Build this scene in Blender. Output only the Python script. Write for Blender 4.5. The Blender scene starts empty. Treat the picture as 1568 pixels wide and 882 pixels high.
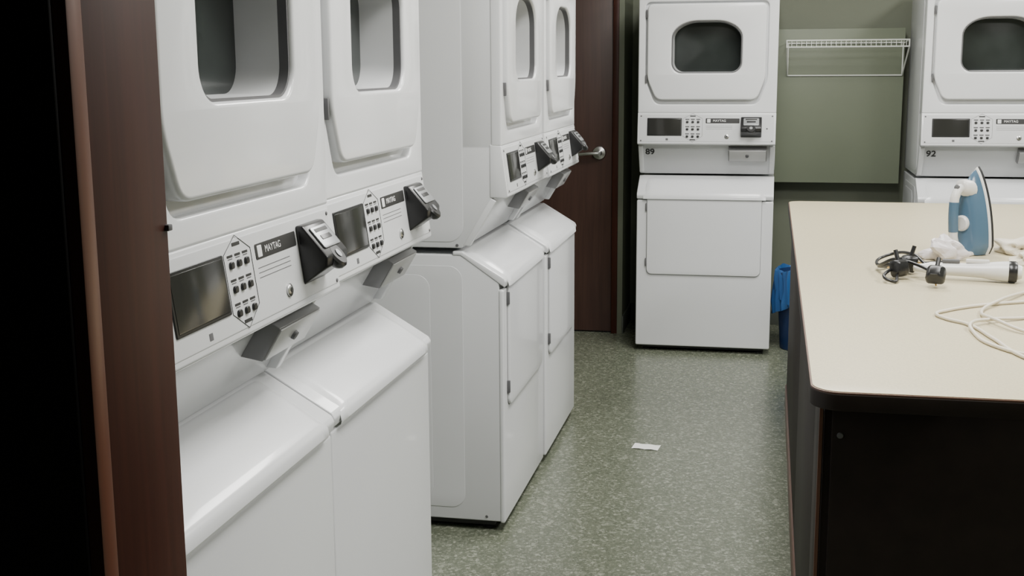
import bpy, bmesh, math, random
from mathutils import Vector, Matrix
random.seed(7)
D2R=math.pi/180
scene=bpy.context.scene
COL=scene.collection

# ------------------------------------------------------------------ materials
def newmat(name):
    m=bpy.data.materials.new(name); m.use_nodes=True
    nt=m.node_tree; b=nt.nodes['Principled BSDF']
    return m,nt,b
def simple(name,col,rough=.4,metal=0,coat=0,noise=0.04,nscale=6,spec=.5,bump=0,bscale=200):
    m,nt,b=newmat(name)
    tc=nt.nodes.new('ShaderNodeTexCoord'); nz=nt.nodes.new('ShaderNodeTexNoise')
    nz.inputs['Scale'].default_value=nscale; nz.inputs['Detail'].default_value=4
    nt.links.new(tc.outputs['Object'],nz.inputs['Vector'])
    r=nt.nodes.new('ShaderNodeValToRGB')
    a=[max(0,c*(1-noise)) for c in col]; c2=[min(1,c*(1+noise)) for c in col]
    r.color_ramp.elements[0].position=.3; r.color_ramp.elements[1].position=.7
    r.color_ramp.elements[0].color=(*a,1); r.color_ramp.elements[1].color=(*c2,1)
    nt.links.new(nz.outputs['Fac'],r.inputs['Fac']); nt.links.new(r.outputs['Color'],b.inputs['Base Color'])
    b.inputs['Roughness'].default_value=rough; b.inputs['Metallic'].default_value=metal
    b.inputs['Coat Weight'].default_value=coat; b.inputs['Coat Roughness'].default_value=.06; b.inputs['Specular IOR Level'].default_value=spec
    if bump:
        n2=nt.nodes.new('ShaderNodeTexNoise'); n2.inputs['Scale'].default_value=bscale
        nt.links.new(tc.outputs['Object'],n2.inputs['Vector'])
        bp=nt.nodes.new('ShaderNodeBump'); bp.inputs['Strength'].default_value=bump; bp.inputs['Distance'].default_value=.002
        nt.links.new(n2.outputs['Fac'],bp.inputs['Height']); nt.links.new(bp.outputs['Normal'],b.inputs['Normal'])
    return m
M={}
M['enamel']=simple('white_enamel',(.71,.72,.735),.26,noise=.015,nscale=2,coat=.32)
M['well']=simple('door_well_plastic',(.60,.61,.62),.3)
M['side']=simple('painted_steel_side',(.64,.65,.665),.27,noise=.02,nscale=2,coat=.2)
M['silver']=simple('control_panel_vinyl',(.60,.61,.62),.38,noise=.02)
M['coin']=simple('coin_box_steel',(.20,.20,.205),.3,metal=.3)
M['coinf']=simple('coin_box_face_steel',(.50,.50,.505),.3,metal=.2)
M['gap']=simple('gasket_grey',(.10,.10,.105),.6)
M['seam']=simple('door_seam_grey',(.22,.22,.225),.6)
M['black']=simple('black_plastic',(.012,.012,.013),.3)
M['display']=simple('display_glass',(.022,.022,.02),.12)
M['glass']=simple('dark_door_glass',(.024,.029,.027),.16,noise=.45,nscale=3)
M['chrome']=simple('brushed_metal',(.6,.6,.6),.28,metal=1)
M['sole']=simple('dark_soleplate',(.035,.035,.038),.3,metal=.3)
M['ink']=simple('label_ink',(.02,.02,.02),.5)
M['whiteink']=simple('label_print',(.75,.75,.75),.5)
M['lab']=simple('reader_plate',(.34,.35,.36),.3,metal=.5)
M['wall']=simple('green_wall_paint',(.142,.157,.112),.55,noise=.03,nscale=3,bump=.15)
M['wall2']=simple('green_panel_paint',(.150,.172,.120),.5,noise=.03,nscale=3,bump=.1)
M['trim']=simple('vinyl_baseboard',(.09,.10,.085),.5)
M['ceil']=simple('ceiling_tile',(.68,.68,.65),.8,noise=.05,nscale=60)
M['dark']=simple('dark_laminate',(.016,.0105,.0085),.6,noise=.15,nscale=20,spec=.25)
M['blk']=simple('hall_side_shade_black',(.006,.005,.005),.6)  # darkness of the unlit hall side, put into the casing colour
M['blue']=simple('bin_blue_plastic',(.010,.030,.10),.4)
M['bag']=simple('blue_bag_film',(.02,.09,.26),.25)
M['ironblue']=simple('iron_blue_plastic',(.070,.130,.20),.22)
M['white']=simple('white_plastic',(.70,.69,.67),.3)
M['cream']=simple('cream_plastic',(.64,.59,.48),.45)
M['tissue']=simple('crumpled_wrap',(.60,.56,.56),.35)
M['wire']=simple('white_coated_wire',(.66,.68,.64),.4)
M['paper']=simple('paper',(.88,.88,.85),.7)
M['brass']=simple('plug_brass',(.6,.42,.18),.3,metal=1)
M['stain']=simple('brown_band',(.10,.045,.028),.4)

def wood(name,c1,c2,rough=.35,spec=.5):
    m,nt,b=newmat(name)
    tc=nt.nodes.new('ShaderNodeTexCoord'); mp=nt.nodes.new('ShaderNodeMapping')
    mp.inputs['Scale'].default_value=(30,30,1.2)
    nz=nt.nodes.new('ShaderNodeTexNoise'); nz.inputs['Scale'].default_value=2.2; nz.inputs['Detail'].default_value=6; nz.inputs['Distortion'].default_value=.6
    r=nt.nodes.new('ShaderNodeValToRGB'); r.color_ramp.elements[0].position=.3; r.color_ramp.elements[1].position=.72
    r.color_ramp.elements[0].color=(*c1,1); r.color_ramp.elements[1].color=(*c2,1)
    nt.links.new(tc.outputs['Object'],mp.inputs['Vector']); nt.links.new(mp.outputs['Vector'],nz.inputs['Vector'])
    nt.links.new(nz.outputs['Fac'],r.inputs['Fac']); nt.links.new(r.outputs['Color'],b.inputs['Base Color'])
    b.inputs['Roughness'].default_value=rough; b.inputs['Specular IOR Level'].default_value=spec
    return m
M['jamb']=wood('red_brown_wood',(.034,.010,.006),(.052,.015,.009),.45,.22)
M['jamb_edge']=wood('red_brown_wood_edge',(.085,.030,.017),(.12,.043,.024))
M['door']=wood('dark_walnut_door',(.044,.022,.017),(.062,.031,.023),.4,.35)

def floor_mat():
    m,nt,b=newmat('green_terrazzo_vinyl')
    tc=nt.nodes.new('ShaderNodeTexCoord')
    def vor(scale,stops):
        v=nt.nodes.new('ShaderNodeTexVoronoi'); v.inputs['Scale'].default_value=scale
        w=nt.nodes.new('ShaderNodeTexNoise'); w.inputs['Scale'].default_value=scale*.8
        mx=nt.nodes.new('ShaderNodeMixRGB'); mx.inputs[0].default_value=.02
        nt.links.new(tc.outputs['Object'],w.inputs['Vector'])
        nt.links.new(tc.outputs['Object'],mx.inputs[1]); nt.links.new(w.outputs['Color'],mx.inputs[2])
        nt.links.new(mx.outputs[0],v.inputs['Vector'])
        sp=nt.nodes.new('ShaderNodeSeparateColor'); nt.links.new(v.outputs['Color'],sp.inputs[0])
        r=nt.nodes.new('ShaderNodeValToRGB'); r.color_ramp.interpolation='CONSTANT'
        el=r.color_ramp.elements; el[0].position=0; el[0].color=(*stops[0][1],1); el[1].position=stops[1][0]; el[1].color=(*stops[1][1],1)
        for p,c in stops[2:]:
            e=el.new(p); e.color=(*c,1)
        nt.links.new(sp.outputs[0],r.inputs['Fac'])
        return r,sp
    r1,_=vor(100,[(0,(.100,.113,.078)),(.34,(.130,.145,.104)),(.66,(.158,.172,.127)),(.82,(.235,.248,.192)),(.92,(.36,.37,.305))])
    r2,s2=vor(205,[(0,(.090,.103,.072)),(.42,(.130,.146,.104)),(.80,(.220,.232,.182)),(.93,(.37,.38,.315))])
    mix=nt.nodes.new('ShaderNodeMixRGB'); mix.inputs[0].default_value=.5
    nt.links.new(r1.outputs['Color'],mix.inputs[1]); nt.links.new(r2.outputs['Color'],mix.inputs[2])
    nt.links.new(mix.outputs[0],b.inputs['Base Color'])
    b.inputs['Roughness'].default_value=.27; b.inputs['Specular IOR Level'].default_value=.6
    n=nt.nodes.new('ShaderNodeTexNoise'); n.inputs['Scale'].default_value=60
    nt.links.new(tc.outputs['Object'],n.inputs['Vector'])
    bp=nt.nodes.new('ShaderNodeBump'); bp.inputs['Strength'].default_value=.2; bp.inputs['Distance'].default_value=.001
    nt.links.new(n.outputs['Fac'],bp.inputs['Height']); nt.links.new(bp.outputs['Normal'],b.inputs['Normal'])
    return m
M['floor']=floor_mat()
M['lam']=simple('beige_laminate',(.53,.47,.315),.38,noise=.10,nscale=220)
em,nt,b=newmat('troffer_diffuser'); b.inputs['Emission Color'].default_value=(1,.98,.95,1); b.inputs['Emission Strength'].default_value=4; M['emit']=em

# ------------------------------------------------------------------ mesh helpers
def finish(me,mat,ang=38):
    me.materials.clear(); me.materials.append(M[mat])
    for p in me.polygons: p.use_smooth=True; p.material_index=0
    me.set_sharp_from_angle(angle=ang*D2R)
    return me
def bm_mesh(bm,name,mat,ang=38):
    bmesh.ops.recalc_face_normals(bm,faces=bm.faces)
    me=bpy.data.meshes.new(name); bm.to_mesh(me); bm.free()
    return finish(me,mat,ang)
def box(name,a,b,mat,bev=0,seg=2):
    bm=bmesh.new(); bmesh.ops.create_cube(bm,size=1)
    for v in bm.verts:
        v.co=Vector([(a[i]+b[i])/2+v.co[i]*(b[i]-a[i]) for i in range(3)])
    if bev: bmesh.ops.bevel(bm,geom=bm.edges[:],offset=bev,segments=seg,profile=.5,affect='EDGES')
    return bm_mesh(bm,name,mat)
def prism(name,prof,x0,x1,mat,bev=0,seg=3):
    bm=bmesh.new()
    A=[bm.verts.new((x0,y,z)) for y,z in prof]; B=[bm.verts.new((x1,y,z)) for y,z in prof]
    bm.faces.new(A); bm.faces.new(B[::-1]); n=len(prof)
    for i in range(n): bm.faces.new((A[i],B[i],B[(i+1)%n],A[(i+1)%n]))
    bmesh.ops.recalc_face_normals(bm,faces=bm.faces)
    if bev: bmesh.ops.bevel(bm,geom=bm.edges[:],offset=bev,segments=seg,profile=.5,affect='EDGES')
    return bm_mesh(bm,name,mat)
def rrect(x0,x1,z0,z1,r=.02,rt=None,n=8,rz=None,rtz=None):
    rt=r if rt is None else rt; rz=r if rz is None else rz; rtz=rt if rtz is None else rtz
    pts=[]
    for cx,cz,a0,rx,rzz in ((x1-r,z0+rz,-90,r,rz),(x1-rt,z1-rtz,0,rt,rtz),(x0+rt,z1-rtz,90,rt,rtz),(x0+r,z0+rz,180,r,rz)):
        for i in range(n+1):
            a=(a0+90*i/n)*D2R; pts.append((cx+rx*math.cos(a),cz+rzz*math.sin(a)))
    return pts
def flat2d(loops,th,bev):
    cu=bpy.data.curves.new('tmp','CURVE'); cu.dimensions='2D'; cu.fill_mode='BOTH'
    for lp in loops:
        s=cu.splines.new('POLY'); s.points.add(len(lp)-1)
        for p,q in zip(s.points,lp): p.co=(q[0],q[1],0,1)
        s.use_cyclic_u=True
    cu.bevel_depth=bev; cu.bevel_resolution=3; cu.offset=-bev; cu.extrude=max(0,th/2-bev)
    ob=bpy.data.objects.new('tmp',cu); COL.objects.link(ob)
    dg=bpy.context.evaluated_depsgraph_get(); dg.update()
    me=bpy.data.meshes.new_from_object(ob.evaluated_get(dg))
    bpy.data.objects.remove(ob); bpy.data.curves.remove(cu)
    return me
def merge(me):
    bm=bmesh.new(); bm.from_mesh(me); bmesh.ops.remove_doubles(bm,verts=bm.verts,dist=1e-5)
    bmesh.ops.recalc_face_normals(bm,faces=bm.faces); bm.to_mesh(me); bm.free()
def plate(name,loops,yb,yf,mat,bev=.002,xf=None):
    me=flat2d(loops,abs(yb-yf),bev); merge(me)
    for v in me.vertices:
        x,y,z=v.co; p=Vector((x,(yb+yf)/2-z,y))
        v.co=xf(p) if xf else p
    me.name=name; return finish(me,mat)
def hplate(name,loops,z0,z1,mat,bev=.001):
    me=flat2d(loops,z1-z0,bev); merge(me)
    for v in me.vertices: v.co.z+=(z0+z1)/2
    me.name=name; return finish(me,mat)
def tube(name,paths,r,mat,cyc=False,res=3,smooth=False):
    cu=bpy.data.curves.new('tmp','CURVE'); cu.dimensions='3D'; cu.bevel_depth=r; cu.bevel_resolution=res; cu.use_fill_caps=True
    for path in paths:
        if smooth:
            s=cu.splines.new('BEZIER'); s.bezier_points.add(len(path)-1)
            for p,q in zip(s.bezier_points,path): p.co=q; p.handle_left_type=p.handle_right_type='AUTO'
        else:
            s=cu.splines.new('POLY'); s.points.add(len(path)-1)
            for p,q in zip(s.points,path): p.co=(*q,1)
        s.use_cyclic_u=cyc
    ob=bpy.data.objects.new('tmp',cu); COL.objects.link(ob)
    dg=bpy.context.evaluated_depsgraph_get(); dg.update()
    me=bpy.data.meshes.new_from_object(ob.evaluated_get(dg)); bpy.data.objects.remove(ob); bpy.data.curves.remove(cu)
    me.name=name; return finish(me,mat,60)
def text_mesh(name,txt,size,mat,ext=.0004,bold=0):
    cu=bpy.data.curves.new('t','FONT'); cu.body=txt; cu.size=size; cu.extrude=ext; cu.align_x='CENTER'; cu.align_y='CENTER'; cu.offset=bold
    ob=bpy.data.objects.new('tmp',cu); COL.objects.link(ob)
    dg=bpy.context.evaluated_depsgraph_get(); dg.update()
    me=bpy.data.meshes.new_from_object(ob.evaluated_get(dg)); bpy.data.objects.remove(ob); bpy.data.curves.remove(cu)
    me.name=name; return finish(me,mat)
def loft(name,loops,mat,capA=False,capB=False,ang=38):
    bm=bmesh.new(); R=[[bm.verts.new(p) for p in lp] for lp in loops]
    n=len(loops[0])
    for a,b in zip(R,R[1:]):
        for i in range(n): bm.faces.new((a[i],a[(i+1)%n],b[(i+1)%n],b[i]))
    if capA: bm.faces.new(R[0][::-1])
    if capB: bm.faces.new(R[-1])
    return bm_mesh(bm,name,mat,ang)
def lathe(name,prof,mat,n=32,ang=38,capA=True,capB=True):
    loops=[[(r*math.cos(2*math.pi*i/n),r*math.sin(2*math.pi*i/n),z) for i in range(n)] for r,z in prof]
    return loft(name,loops,mat,capA,capB,ang)
def xform(me,mat4): me.transform(mat4); return me
def join(name,meshes):
    out=bpy.data.meshes.new(name); bm=bmesh.new(); mats=[]
    for me in meshes:
        idx=len(mats); mats+= [m for m in me.materials]
        t=bmesh.new(); t.from_mesh(me)
        for f in t.faces: f.material_index=idx
        tmp=bpy.data.meshes.new('x'); t.to_mesh(tmp); t.free(); bm.from_mesh(tmp)
    bm.to_mesh(out); bm.free()
    for m in mats: out.materials.append(m)
    for p in out.polygons: p.use_smooth=True
    out.set_sharp_from_angle(angle=38*D2R)
    return out
def obj(name,me,parent=None,loc=None,rot=None):
    o=bpy.data.objects.new(name,me); COL.objects.link(o)
    if parent: o.parent=parent
    if loc: o.location=loc
    if rot: o.rotation_euler=rot
    return o
def empty(name,loc=(0,0,0),rz=0):
    e=bpy.data.objects.new(name,None); e.empty_display_size=.1; COL.objects.link(e)
    e.location=loc; e.rotation_euler=(0,0,rz); return e

# ------------------------------------------------------------------ room shell
XL,XR,YF,YB,ZC=-1.66,3.2,1.045,7.08,2.7
obj('floor',box('floor',(XL-.1,-1.2,-.05),(XR+.1,YB+.1,0),'floor'))
obj('ceiling',box('ceiling',(XL-.1,YF-.15,ZC),(XR+.1,YB+.1,ZC+.05),'ceil'))
obj('wall_left',box('wl',(XL-.1,YF-.15,0),(XL,YB+.1,ZC),'wall'))
obj('wall_right',box('wr',(XR,YF-.15,0),(XR+.1,YB+.1,ZC),'wall'))
obj('wall_back',box('wb',(-.775,YB,0),(XR,YB+.1,ZC),'wall'))
obj('wall_back_step',box('wbs',(-.80,6.68,0),(-.772,YB+.1,ZC),'wall'))
obj('wall_back_door_head',box('wbh',(XL,6.68,2.1),(-.80,6.80,ZC),'wall'))
obj('baseboard_step',box('bs',(-.772,6.67,0),(-.764,YB,.10),'trim',.002))
obj('baseboard_back',box('bb',(-.764,YB-.01,0),(XR,YB,.10),'trim',.002))
obj('trim_1',box('raised_panel',(-.32,6.93,.83),(.69,YB,1.655),'wall2',.003))
JX=-.55
obj('wall_front',join('wf',[box('a',(XL,.935,0),(JX-.03,YF,ZC),'wall'),
     box('b',(.62,.935,0),(XR,YF,ZC),'wall'),box('c',(JX-.03,.935,2.13),(.62,YF,ZC),'wall')]))
fr=empty('door_frame')
obj('jamb_reveal',box('j',(JX-.03,.925,0),(JX,YF+.012,2.1),'jamb',.0015),fr)
obj('jamb_edge_strip',box('j',(JX-.028,.904,0),(JX+.003,.928,2.1),'jamb_edge',.003),fr)
obj('casing_outer',box('j',(JX-.75,.900,0),(JX-.010,.934,2.2),'blk',.003),fr)
obj('casing_inner',box('j',(JX-.09,YF,0),(JX-.004,YF+.014,2.16),'jamb',.003),fr)
obj('jamb_right',box('j',(.59,.915,0),(.62,YF+.012,2.1),'jamb',.003),fr)
obj('head',box('j',(JX-.03,.915,2.1),(.62,YF+.012,2.13),'jamb',.003),fr)
obj('strike_plate',box('j',(JX-.002,YF-.002,1.585),(JX+.004,YF+.014,1.655),'gap',.001),fr)
obj('latch_pin',box('j',(JX-.002,YF+.006,1.32),(JX+.004,YF+.014,1.326),'gap',.001),fr)

dr=empty('door_1')
obj('leaf',box('d',(-1.63,6.69,.008),(-.832,6.735,2.08),'door',.003),dr)
obj('frame_side',box('d',(-.832,6.67,0),(-.800,6.80,2.12),'jamb',.003),dr)
obj('frame_head',box('d',(-1.65,6.67,2.08),(-.80,6.80,2.12),'jamb',.003),dr)
ro=lathe('rose',[(.001,0),(.036,0),(.038,.004),(.034,.014),(.018,.018),(.013,.05),(.001,.052)],'chrome')
obj('lever_rose',ro,dr,(-.905,6.69,1.0),(90*D2R,0,0))
obj('lever_handle',tube('lv',[[(-.905,6.645,1.0),(-.93,6.642,1.0),(-.97,6.642,.998),(-1.02,6.65,.992)]],.010,'chrome',smooth=True),dr)

def troffer(x,y,w,l,power):
    t=empty('ceiling_light',(x,y,ZC))
    obj('housing',box('h',(-w/2-.03,-l/2-.03,-.03),(w/2+.03,l/2+.03,0),'white',.004),t)
    obj('diffuser',box('h',(-w/2,-l/2,-.036),(w/2,l/2,-.031),'emit'),t)
    L=bpy.data.lights.new('tube_light','AREA'); L.shape='RECTANGLE'; L.size=w; L.size_y=l; L.energy=power; L.color=(1,.985,.95)
    obj('tube_light',L,t,(0,0,-.045))
troffer(.1,2.5,.6,1.2,60)
troffer(.1,4.9,.6,1.2,53)
troffer(1.9,2.5,.6,1.2,60)
troffer(1.9,4.9,.6,1.2,54)
w=bpy.data.worlds.new('World'); scene.world=w; w.use_nodes=True
w.node_tree.nodes['Background'].inputs[0].default_value=(.5,.5,.5,1); w.node_tree.nodes['Background'].inputs[1].default_value=.02

# ------------------------------------------------------------------ stacked washer / dryer parts
W=.343
PW=[]; PD=[]; PF=[]; PT=[]
def addw(n,me): PW.append((n,me))
def addf(n,me): PF.append((n,me))   # front-loading washers only
def addt(n,me): PT.append((n,me))   # top-lid washers only
def add(n,me): PD.append((n,me))
addw('washer_cabinet',prism('washer_cabinet',[(.014,.035),(.70,.035),(.70,.895),(.135,.895),(.014,.818)],-W+.002,W-.002,'side',.004))
addw('washer_front_panel',plate('washer_front',[rrect(-W,W,.03,.790,.008)],.016,0,'enamel',.006))
addw('washer_cap',prism('washer_cap',[(-.004,.796),(.135,.893),(.16,.893),(.16,.906),(.13,.906),(-.002,.826),(-.008,.815)],-W,W,'enamel',.0035))
def cap_raise(prof,ang=60):
    rows=[]
    xs=[-.310,-.300,-.286,-.270,.265,.281,.295,.305]; f=[0,.35,.9,1,1,.9,.35,0]
    for (y,z,rise) in prof:
        k=max(0,min(1,(z-.80)/.05)); ny=-(1-k*.5); nz=k*.86
        rows.append([(x,y+ny*rise*g*.6,z-.003+nz*rise*g) for x,g in zip(xs,f)])
    bm=bmesh.new(); R=[[bm.verts.new(p) for p in r] for r in rows]
    for a,b in zip(R,R[1:]):
        for i in range(len(a)-1): bm.faces.new((a[i],a[i+1],b[i+1],b[i]))
    return bm_mesh(bm,'cap_raise','enamel',ang)
addf('washer_cap_crown',cap_raise([(.135,.902,.002),(.10,.886,.010),(.05,.857,.014),(.015,.836,.015),(-.001,.824,.0145),(-.009,.812,.011),(-.012,.800,.006)]))
addt('washer_lid',cap_raise([(.135,.904,.002),(.118,.897,.009),(.06,.862,.012),(.012,.833,.0125),(.003,.8275,.0125),(-.003,.823,.012),(-.008,.816,.010),(-.010,.804,.006),(-.008,.797,.002)],30))
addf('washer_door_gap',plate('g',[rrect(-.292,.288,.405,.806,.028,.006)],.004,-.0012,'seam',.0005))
addf('washer_door',plate('g',[rrect(-.2898,.2858,.4072,.802,.026,.006)],.004,-.009,'enamel',.004))
for i,z in enumerate((.755,.47)):
    addf('washer_hinge_%d'%(i+1),box('h',(-.297,-.010,z-.020),(-.289,.002,z+.020),'gap',.002))
addw('kick_gap',box('k',(-W+.03,.04,.012),(W-.03,.66,.04),'black'))
for i,(x,y) in enumerate(((-.29,.06),(.29,.06),(-.29,.63),(.29,.63))):
    addw('foot_%d'%(i+1),xform(lathe('f',[(.001,0),(.022,0),(.022,.008),(.012,.012),(.012,.04)],'black',16),Matrix.Translation((x,y,0))))
def side_plate(name,y0,y1,z0,z1,sx,r=.05):
    me=flat2d([rrect(y0,y1,z0,z1,r)],.004,.0012); merge(me)
    for v in me.vertices:
        a,b,c=v.co; v.co=(sx*(W-.0025)+c,a,b)
    return finish(me,'side')
for sx,n in ((-1,'l'),(1,'r')):
    addw('washer_side_emboss_'+n,side_plate('e',.130,.62,.075,.86,sx,.045))
    addw('washer_side_emboss_inner_'+n,side_plate('e2',.235,.60,.10,.83,sx*1.003,.045))
    add('dryer_side_emboss_'+n,side_plate('e',.125,.62,.935,1.80,sx,.05))
    addw('side_screws_'+n,join('ss',[xform(lathe('s',[(.001,0),(.005,0),(.004,.002),(.001,.002)],'gap',10),Matrix.Translation((sx*(W-.002),yy,zz))@Matrix.Rotation(sx*90*D2R,4,'Y')) for yy,zz in ((.06,.05),)]))
    add('dryer_side_screw_'+n,xform(lathe('s',[(.001,0),(.005,0),(.004,.002),(.001,.002)],'gap',10),Matrix.Translation((sx*(W-.002),.145,.925))@Matrix.Rotation(sx*90*D2R,4,'Y')))
# dryer
add('dryer_cabinet',prism('dryer_cabinet',[(.13,.916),(.70,.916),(.70,1.84),(.118,1.84),(.118,1.232),(.032,1.232),(.032,1.075)],-W+.002,W-.002,'side',.004))
for sx,n in ((-1,'l'),(1,'r')):
    add('dryer_cabinet_side_'+n,box('s',(min(sx*(W-.002),sx*(W-.022)),.032,1.222),(max(sx*(W-.002),sx*(W-.022)),.16,1.84),'side',.003))
add('dryer_cabinet_top',box('s',(-W+.004,.033,1.815),(W-.004,.16,1.8395),'side',.002))
oct_hole=lambda g:[(-.298-g,1.40),(-.298-g,1.768+g),(.285+g,1.768+g),(.285+g,1.40),(.245+g*.6,1.296-g*2.2),(-.252-g*.6,1.296-g*2.2)][::-1]
def rnd(poly,r,n=5):
    out=[]; m=len(poly)
    for i in range(m):
        p=Vector(poly[i]); a=Vector(poly[i-1]); c=Vector(poly[(i+1)%m])
        u=(a-p).normalized(); v=(c-p).normalized(); d=min(r,(a-p).length/2.2,(c-p).length/2.2)
        s=p+u*d; e=p+v*d
        for k in range(n+1):
            t=k/n; q=(1-t)**2*s+2*t*(1-t)*p+t*t*e; out.append((q.x,q.y))
    return out
win=rrect(-.178,.169,1.428,1.684,.052,.130,n=10,rtz=.085)
lps=lambda s:[(x*s+(-.0045)*(1-s),(z-1.554)*s+1.554) for x,z in win]
add('dryer_face_frame',plate('f',[rrect(-W,W,1.230,1.838,.006),rnd(oct_hole(.010),.03)],.036,.002,'enamel',.006))
add('dryer_face_inner',plate('f',[rrect(-.335,.325,1.25,1.81,.01),lps(1.08)],.036,.022,'enamel',.001))
add('dryer_door',plate('f',[rnd(oct_hole(0),.03),win],.026,-.012,'enamel',.008))
lp=lambda s,y:[(x,y,z) for x,z in lps(s)]
add('door_window_gasket',loft('wl',[lp(1.0,-.004),lp(.970,-.004),lp(.970,.012)],'gap'))
add('door_window_well',loft('wl',[lp(.972,.008),lp(.957,.06),lp(.95,.088)],'well'))
add('door_window_glass',loft('wg',[lp(.957,.087),lp(.6,.085),lp(.2,.081)],'glass',False,True,80))
for i,z in enumerate((1.72,1.40)):
    add('dryer_hinge_%d'%(i+1),box('h',(-.307,-.006,z-.020),(-.299,.006,z+.020),'gap',.002))
add('control_panel_housing',prism('cp',[(.04,1.236),(.003,1.232),(-.018,1.078),(-.010,1.072),(.04,1.074)],-W,W,'enamel',.0035))
org=Vector((0,-.018,1.078)); up=Vector((0,.021,.154)).normalized(); out=Vector((0,-up.z,up.y)); PH=.154
def pplate(name,x0,x1,s0,s1,mat,t0=0,t1=.002,r=.003,bev=.0004):
    me=flat2d([rrect(x0,x1,s0*PH,s1*PH,min(r,(s1-s0)*PH*.45),n=4)],abs(t1-t0),min(bev,abs(t1-t0)*.4)); merge(me)
    for v in me.vertices:
        x,y,z=v.co; v.co=org+Vector((x,0,0))+up*y+out*((t0+t1)/2+z)
    me.name=name; return finish(me,mat)
add('panel_overlay',pplate('po',-.334,.334,.07,.95,'silver',0,.0012))
add('display_bezel',pplate('d',-.294,-.120,.26,.84,'black',.0005,.0035,.003,.001))
add('display_window',pplate('d',-.288,-.126,.29,.81,'display',.003,.0042,.002,.0004))
add('brand_plate',pplate('d',-.002,.165,.67,.83,'ink',.0008,.002))
pm=Matrix(((1,0,0,0),(0,up.y,out.y,0),(0,up.z,out.z,0),(0,0,0,1)))
def ptext(name,t,size,x,s,mat,h=.0022):
    me=text_mesh(name,t,size,mat); c=org+Vector((x,0,0))+up*s*PH+out*h
    return xform(me,Matrix.Translation(c)@pm)
add('brand_lettering',ptext('b','MAYTAG',.016,.066,.75,'whiteink',.0022))
add('brand_mark',pplate('d',.005,.022,.69,.81,'whiteink',.0015,.0025,.002))
hexp=[(-.114,.25),(-.114,.82),(-.066,.985),(-.018,.82),(-.018,.25),(-.066,.06)]
add('button_outline',tube('hx',[[org+Vector((x,0,0))+up*s*PH+out*.0015 for x,s in hexp]],.0006,'ink',cyc=True,res=1))
bt=[]
for r in range(3):
    for c in range(3):
        x=-.093+c*.027; s=.24+r*.235
        bt.append(pplate('b',x-.0065,x+.0065,s-.035,s+.035,'black',.001,.005,.004,.001))
        bt.append(pplate('b',x-.010,x+.010,s+.075,s+.10,'ink',.001,.0016,.001,.0002))
        bt.append(pplate('b',x-.008,x+.008,s+.055,s+.066,'gap',.001,.0016,.001,.0002))
for x,s in ((-.066,.90),(-.066,.135)): bt.append(pplate('b',x-.014,x+.014,s-.018,s+.018,'ink',.001,.0016,.001,.0002))
add('buttons',join('buttons',bt))
add('panel_small_print',join('sp',[pplate('b',-.20,-.188,.11,.18,'gap',.001,.0016,.001,.0002)]+
    [pplate('b',.0,.13,.58-.05*i,.588-.05*i,'gap',.001,.0016,.001,.0002) for i in range(3)]))
lk=lathe('lock',[(.001,0),(.011,0),(.011,.004),(.008,.006),(.001,.006)],'chrome',20)
add('panel_lock',xform(lk,Matrix.Translation(org+Vector((.104,0,0))+up*.24*PH)@pm))
lk2=lathe('lock',[(.001,0),(.0045,0),(.0045,.001),(.001,.001)],'ink',12)
add('panel_lock_core',xform(lk2,Matrix.Translation(org+Vector((.104,0,0))+up*.24*PH+out*.006)@pm))
sc=[]
for x,s in ((-.325,.1),(-.325,.9),(.325,.1),(.325,.9),(.30,.5)):
    sc.append(xform(lathe('s',[(.001,0),(.004,0),(.003,.002),(.001,.002)],'gap',10),Matrix.Translation(org+Vector((x,0,0))+up*s*PH+out*.001)@pm))
add('panel_screws',join('screws',sc))
# card reader wedge
add('card_reader_body',prism('cr',[(.0,1.212),(-.014,1.212),(-.058,1.160),(-.057,1.142),(-.010,1.108)],.172,.274,'black',.004))
nrm=Vector((0,-.052,.044)).normalized(); d=Vector((0,-.044,-.052)).normalized()
mm=Matrix(((1,0,0,0),(0,-d.y,nrm.y,0),(0,-d.z,nrm.z,0),(0,0,0,1)))
c0=Vector((.223,-.034,1.1885))
fp=hplate('fp',[rrect(-.038,.038,-.022,.022,.005)],0,.003,'lab',.001); add('card_reader_plate',xform(fp,Matrix.Translation(c0)@mm))
fp=hplate('fp',[rrect(-.022,.022,-.006,.003,.001)],.002,.004,'black',.0003); add('card_reader_slot',xform(fp,Matrix.Translation(c0)@mm))
fp=hplate('fp',[rrect(-.028,.028,.010,.017,.001)],.002,.0036,'ink',.0003); add('card_reader_print',xform(fp,Matrix.Translation(c0)@mm))
ns=lathe('n',[(.001,-.012),(.021,-.012),(.025,-.006),(.025,.002),(.021,.006),(.001,.006)],'black',28)
add('card_reader_nose',xform(ns,Matrix.Translation(Vector((.223,-.054,1.156)))@mm))
ns=lathe('n',[(.001,.0),(.008,.0),(.008,.0015),(.001,.0015)],'lab',20)
add('card_reader_dot',xform(ns,Matrix.Translation(Vector((.223,-.054,1.156))+nrm*.006)@mm))
def coin(name,a0,a1,x0,x1,t0,t1,mat,bev=.001,a2=None):
    p0=Vector((.032,1.075)); p1=Vector((.13,.912)); dd=(p1-p0).normalized(); nn=Vector((dd.y,-dd.x))
    A=p0+dd*a0; B=p0+dd*a1; B2=p0+dd*(a1 if a2 is None else a2)
    q=[A+nn*t0,A+nn*t1,B2+nn*t1,B+nn*t0]
    return prism(name,[(v.x,v.y) for v in q],x0,x1,mat,bev)
add('coin_box',coin('cb',.012,.095,.113,.302,-.004,.036,'coin',.002,.080))
add('coin_box_face',coin('cb',.015,.077,.117,.298,.035,.0385,'coinf',.001))
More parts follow.
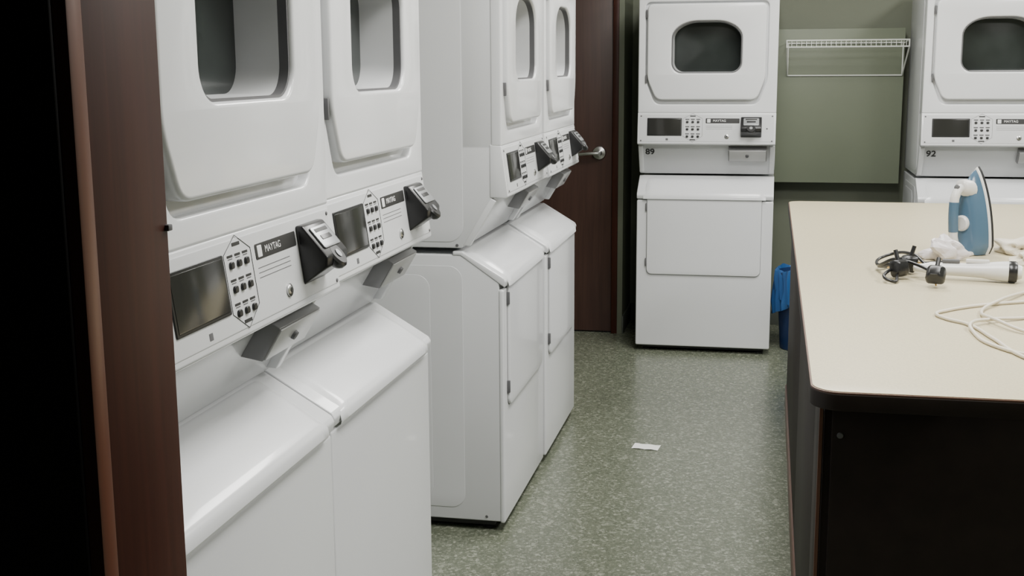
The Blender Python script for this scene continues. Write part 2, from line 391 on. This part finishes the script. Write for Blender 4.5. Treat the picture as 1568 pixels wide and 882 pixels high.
# flanges running down both ends of the sloping underside, from panel to washer top
add('underside_flange_l',coin('fl',.004,.178,-W+.002,-W+.026,-.004,.016,'enamel',.003,.168))
add('underside_flange_r',coin('fl',.004,.178,W-.026,W-.002,-.004,.016,'enamel',.003,.168))
p0=Vector((0,.032,1.075)); dd=Vector((0,.098,-.163)).normalized(); nn=Vector((0,dd.z,-dd.y))
L=Matrix(((1,0,0,0),(0,-dd.y,nn.y,0),(0,-dd.z,nn.z,0),(0,0,0,1)))
add('coin_lock',xform(lathe('l',[(.001,0),(.009,0),(.008,.006),(.001,.006)],'gap',18),Matrix.Translation(p0+Vector((.206,0,0))+dd*.045+nn*.038)@L))
add('dryer_top_label',plate('tl',[rrect(-.29,-.08,1.792,1.812,.003)],.003,.001,'ink',.0003))
def machine(x,y,rz,num=None,fwd_=0,dz=0,top=False):
    e=empty('stacked_washer_dryer',(x,y,0),rz)
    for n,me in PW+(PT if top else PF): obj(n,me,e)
    for n,me in PD: obj(n,me,e,(0,-fwd_,dz))
    if num:
        t=text_mesh('number_label',num,.048,'ink',bold=.001)
        pp=p0+dd*.050+nn*.0015
        obj('number_label',t,e,(-.284,pp.y,pp.z),(120.9*D2R,0,0))
        t=text_mesh('number_label_top',num,.036,'ink'); obj('number_label_top',t,e,(-.27,.0005,1.822),(90*D2R,0,0))
    return e
RZ=90*D2R
machine(-.792,1.776,RZ,fwd_=.010,dz=-.006,top=True)
machine(-.797,2.474,RZ,fwd_=-.004,dz=-.006,top=True)
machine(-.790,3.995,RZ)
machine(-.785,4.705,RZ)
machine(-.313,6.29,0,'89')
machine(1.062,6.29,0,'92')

# ------------------------------------------------------------------ folding table
TZ=.89; tx0,tx1,ty0,ty1=.087,1.40,2.215,5.42
tb=empty('folding_table')
obj('top_core',hplate('tc',[rrect(tx0,tx1,ty0,ty1,.055,n=10)],TZ-.036,TZ-.004,'dark',.003),tb)
obj('top_band',hplate('tc',[rrect(tx0+.001,tx1-.001,ty0+.001,ty1-.001,.054,n=10)],TZ-.005,TZ-.0015,'stain',.0005),tb)
obj('top_laminate',hplate('tc',[rrect(tx0+.004,tx1-.004,ty0+.004,ty1-.004,.052,n=10)],TZ-.002,TZ,'lam',.0005),tb)
bx0,by0=.108,2.25
obj('base_cabinet',box('b',(bx0+.006,by0+.006,.0),(1.37,5.38,TZ-.036),'dark',.002),tb)
obj('end_panel',box('b',(bx0+.02,by0-.004,.0),(1.365,by0+.012,TZ-.037),'dark',.002),tb)
for i,(ya,yb_) in enumerate(((2.262,2.46),(2.47,3.6),(3.61,5.36))):
    obj('side_panel_%d'%(i+1),box('b',(bx0-.002,ya,.09),(bx0+.01,yb_,TZ-.05),'dark',.003),tb)
obj('side_kick',box('b',(bx0-.008,by0+.01,0),(bx0+.01,5.38,.085),'stain',.003),tb)
obj('side_edge_strip',box('b',(bx0-.003,by0+.0,.0),(bx0+.004,by0+.006,TZ-.037),'stain',.001),tb)
obj('bolt',xform(lathe('l',[(.001,0),(.006,0),(.005,.003),(.001,.004)],'gap',16),Matrix.Translation((bx0+.035,by0-.004,.80))@Matrix.Rotation(90*D2R,4,'X')),tb)

# ------------------------------------------------------------------ wire shelf
ws=empty('wire_shelf',(0,0,0))
x0,x1=.075,.69; yw,yf=6.925,6.72; zt,zb=1.578,1.408
paths=[[(x0,yf,zt+.012),(x1,yf,zt+.012)],[(x0,yf,zt-.022),(x1,yf,zt-.022)],[(x0,yw,zt),(x1,yw,zt)],[(x0+.01,yw,zb),(x1-.01,yw,zb)],
       [(x0,yf,zt+.012),(x0,yw,zt)],[(x1,yf,zt+.012),(x1,yw,zt)],
       [(x0,yf,zt-.022),(x0+.01,yw,zb)],[(x1,yf,zt-.022),(x1-.01,yw,zb)],[(x0+.01,yw,zt),(x0+.01,yw,zb)],[(x1-.01,yw,zt),(x1-.01,yw,zb)],[(x0,yf,zt+.012),(x0,yf,zt-.022)],[(x1,yf,zt+.012),(x1,yf,zt-.022)]]
obj('frame_rods',tube('fr',paths,.0040,'wire'),ws)
obj('deck_wires',tube('fr',[[(x0+.025*i,yw,zt+.003),(x0+.025*i,yf,zt+.014),(x0+.025*i,yf-.001,zt-.022)] for i in range(1,25)],.0015,'wire',res=1),ws)

# ------------------------------------------------------------------ bin
bn=empty('waste_bin',(.200,6.50,0))
obj('bin_shell',lathe('bs',[(.11,0),(.115,.004),(.14,.40),(.145,.40),(.145,.41),(.134,.41),(.105,.012)],'blue',40,capA=True,capB=True),bn)
N=120; loops=[]
for k,(r,z) in enumerate(((.10,.25),(.125,.33),(.134,.40),(.140,.425),(.149,.418),(.152,.38),(.150,.32),(.154,.26),(.150,.215))):
    lpn=[]
    for i in range(N):
        a=2*math.pi*i/N; am=.0 if k<3 else (.0035+.0016*(k-3))
        rr=r+am*(math.sin(a*9+k*.4)+.6*math.sin(a*17+1.3*k)+.6*math.sin(a*29-k)); zz=z+(0 if k<3 else .008*math.sin(a*7+k))+( .03*math.sin(a*3+1) if k==8 else 0)
        lpn.append((rr*math.cos(a),rr*math.sin(a),zz))
    loops.append(lpn)
obj('bin_bag',loft('bag',loops,'bag',ang=35),bn)

bm=bmesh.new(); g=[]
for j in range(5):
    g.append([bm.verts.new((-.052+.104*i/8,-.032+.064*j/4,.0015+.0025*abs(math.sin(i*.8+j*.3)))) for i in range(9)])
for j in range(4):
    for i in range(8): bm.faces.new((g[j][i],g[j][i+1],g[j+1][i+1],g[j+1][i]))
me=bm_mesh(bm,'paper','paper'); obj('paper_scrap',me,None,(-.435,4.63,0),(0,0,-.12))

# ------------------------------------------------------------------ iron (standing on its heel)
def iron(loc,rz):
    e=empty('clothes_iron',loc,rz)
    H=.266
    def outline(s,zc0,zc1,y):
        K=20
        def hw(t): return .064*(1-t**2.0)**.8
        right=[]; left=[]
        for k in range(K+1):
            t=k/K; z=zc0+(zc1-zc0)*t; wdt=max(.0008,hw(t)*s*min(1,.82+t*2.0))
            right.append((wdt,y,z)); left.append((-wdt,y,z))
        return right+left[::-1]
    obj('soleplate',loft('s',[outline(1.02,0.004,H,0),outline(1.07,0.003,H+.002,-.004),outline(1.04,.004,H,-.009)],'sole',True,True,30),e)
    obj('skirt',loft('s',[outline(.96,.004,H-.004,-.008),outline(1.03,.0,H,-.011),outline(1.02,.0,H-.001,-.016),outline(.97,.002,H-.006,-.019)],'white',True,True,30),e)
    obj('body_shell',loft('s',[outline(.96,.002,H-.008,-.018),outline(.94,.002,H-.014,-.034),outline(.86,.002,H-.030,-.050),outline(.72,.004,H-.055,-.062),outline(.50,.008,H-.09,-.069)],'ironblue',True,True,50),e)
    hp=[(0,-.055,.205),(0,-.082,.208),(0,-.108,.190),(0,-.116,.15),(0,-.114,.09),(0,-.104,.040),(0,-.08,.020),(0,-.05,.018)]
    obj('handle',tube('h',[hp],.0135,'white',smooth=True),e)
    obj('handle_grip',tube('h',[[(0,-.1155,.165),(0,-.1165,.125),(0,-.1125,.075)]],.0150,'ironblue',smooth=True),e)
    obj('heel_rest',box('hr',(-.040,-.112,0),(.040,-.006,.014),'white',.006),e)
    obj('nose_shroud',loft('w',[[(r*.026*math.cos(a*math.pi/8),-.045-k*.045,.200+k*.012+r*.026*math.sin(a*math.pi/8)) for a in range(16)] for k,r in ((0,1.1),(.5,1),(.9,.8),(1,.5))],'white',True,True,50),e)
    obj('steam_button',xform(lathe('n',[(.001,0),(.008,0),(.008,.01),(.001,.012)],'gap',16),Matrix.Translation((0,-.100,.207))@Matrix.Rotation(70*D2R,4,'X')),e)
    obj('temperature_dial',xform(lathe('n',[(.001,0),(.024,0),(.024,.010),(.019,.014),(.001,.014)],'white',24),Matrix.Translation((0,-.066,.098))@Matrix.Rotation(90*D2R,4,'X')),e)
    return e
iron((.634,3.99,TZ),-44*D2R)

# ------------------------------------------------------------------ cords and small appliances
z=TZ+.0005
obj('extension_lead',tube('c',[[(.72,3.20,z+.004),(.619,3.147,z+.004),(.506,3.08,z+.004),(.42,3.0,z+.004),(.394,2.96,z+.004),(.41,2.90,z+.004),(.444,2.854,z+.004),(.476,2.712,z+.004),(.507,2.54,z+.004),(.57,2.42,z+.004)],
  [(.68,3.0,z+.004),(.581,2.94,z+.004),(.505,2.888,z+.009),(.452,2.83,z+.011),(.446,2.77,z+.005),(.474,2.62,z+.004),(.53,2.56,z+.004),(.60,2.60,z+.004)],
  [(.66,3.30,z+.004),(.56,3.12,z+.011),(.50,3.00,z+.005),(.51,2.86,z+.013),(.58,2.76,z+.004),(.68,2.74,z+.004)]],.0040,'cream',smooth=True))
st=empty('hair_styler')
mm2=Matrix.Translation((.44,3.475,z+.029))@Matrix.Rotation(-8*D2R,4,'Z')@Matrix.Rotation(90*D2R,4,'Y')
obj('handle_shell',xform(lathe('h',[(.001,-.045),(.010,-.043),(.012,-.02),(.017,0),(.018,.08),(.020,.13),(.026,.170),(.028,.198),(.024,.203)],'white',28),mm2),st)
obj('end_ring',xform(lathe('h',[(.001,.196),(.0265,.196),(.0290,.201),(.0290,.215),(.026,.220),(.018,.221),(.001,.22)],'black',28),mm2),st)
obj('end_cap',xform(lathe('h',[(.001,.215),(.019,.215),(.021,.222),(.017,.232),(.001,.233)],'white',28),mm2),st)
obj('switch_pad',xform(box('h',(-.027,-.008,.03),(-.016,.008,.075),'gap',.003),mm2),st)
obj('clip_lever',xform(box('h',(-.030,-.006,.09),(-.019,.006,.15),'white',.003),mm2),st)
def plug(name,loc,rz,tilt):
    T=Matrix.Translation(loc)@Matrix.Rotation(rz,4,'Z')@Matrix.Rotation(tilt,4,'X')
    obj(name+'_body',xform(loft('p',[[(x*s,y*s,h) for x,y in rrect(-.024,.024,-.022,.024,.010,n=4)] for s,h in ((.85,0),(1,.004),(1,.018),(.8,.030),(.55,.036))],'black',True,True,40),T),st)
    for i,(x,y,wx,wy) in enumerate(((0,.014,.002,.004),(-.011,-.008,.0035,.002),(.011,-.008,.0035,.002))):
        obj(name+'_pin_%d'%(i+1),xform(box('p',(x-wx,y-wy,-.018),(x+wx,y+wy,.001),'brass',.0005),T),st)
    obj(name+'_strain_relief',xform(tube('s',[[(0,-.02,.014),(0,-.05,.012)]],.006,'black'),T),st)
plug('plug_a',(.350,3.47,z+.026),.6+math.pi,-70*D2R)
plug('plug_b',(.44,3.345,z+.027),-.3+math.pi,-50*D2R)
plug('plug_c',(.405,3.56,z+.026),2.0,-75*D2R)
obj('cord',tube('c',[[(.352,3.44,z+.014),(.33,3.38,z+.007),(.35,3.52,z+.03),(.31,3.58,z+.02),(.345,3.66,z+.035),(.40,3.60,z+.05),(.43,3.52,z+.035),(.44,3.475,z+.026)],
   [(.44,3.38,z+.03),(.41,3.44,z+.04),(.37,3.50,z+.045),(.38,3.60,z+.02),(.46,3.63,z+.02),(.52,3.60,z+.03)],
   [(.405,3.53,z+.03),(.36,3.50,z+.05),(.32,3.53,z+.03),(.33,3.62,z+.008),(.42,3.68,z+.008),(.48,3.66,z+.012)]],.0045,'black',smooth=True),st)
def crumple(name,loc,sx,sy,sz,mat,seed):
    bm=bmesh.new(); bmesh.ops.create_icosphere(bm,subdivisions=4,radius=1)
    random.seed(seed); dirs=[(Vector((random.gauss(0,1),random.gauss(0,1),random.gauss(0,1))).normalized(),random.choice((-.45,-.3,.45,.6)),random.uniform(5,16)) for _ in range(26)]
    for v in bm.verts:
        n=v.co.normalized(); r=.9
        for dd_,a,k in dirs: r+=a*math.exp(-k*(1-n.dot(dd_))*2)
        v.co=Vector((n.x*r*sx,n.y*r*sy,max(0,n.z*r*sz+sz*.6)))
    me=bm_mesh(bm,name,mat,12); return obj(name,me,None,loc)
crumple('crumpled_wrapper',(.530,3.82,z),.058,.036,.042,'tissue',3)
crumple('crumpled_cloth',(.765,3.97,z),.065,.045,.030,'cream',5)
crumple('crumpled_cloth',(.745,3.77,z),.06,.035,.026,'cream',11)

# ------------------------------------------------------------------ camera
f=1885.0; roll=.38*D2R
right=Vector((.979,.2044,0)).normalized()
fwd=Vector((-.201,.9633,-.1776)).normalized()
down=fwd.cross(right).normalized()
r2=right*math.cos(roll)+down*math.sin(roll); d2=down*math.cos(roll)-right*math.sin(roll)
cam=bpy.data.cameras.new('camera'); co=bpy.data.objects.new('camera',cam); COL.objects.link(co)
mat=Matrix((( r2.x,-d2.x,-fwd.x,0),(r2.y,-d2.y,-fwd.y,0),(r2.z,-d2.z,-fwd.z,1.47),(0,0,0,1)))
co.matrix_world=mat
cam.sensor_width=36; cam.lens=36*f/1568; cam.clip_start=.02
scene.camera=co
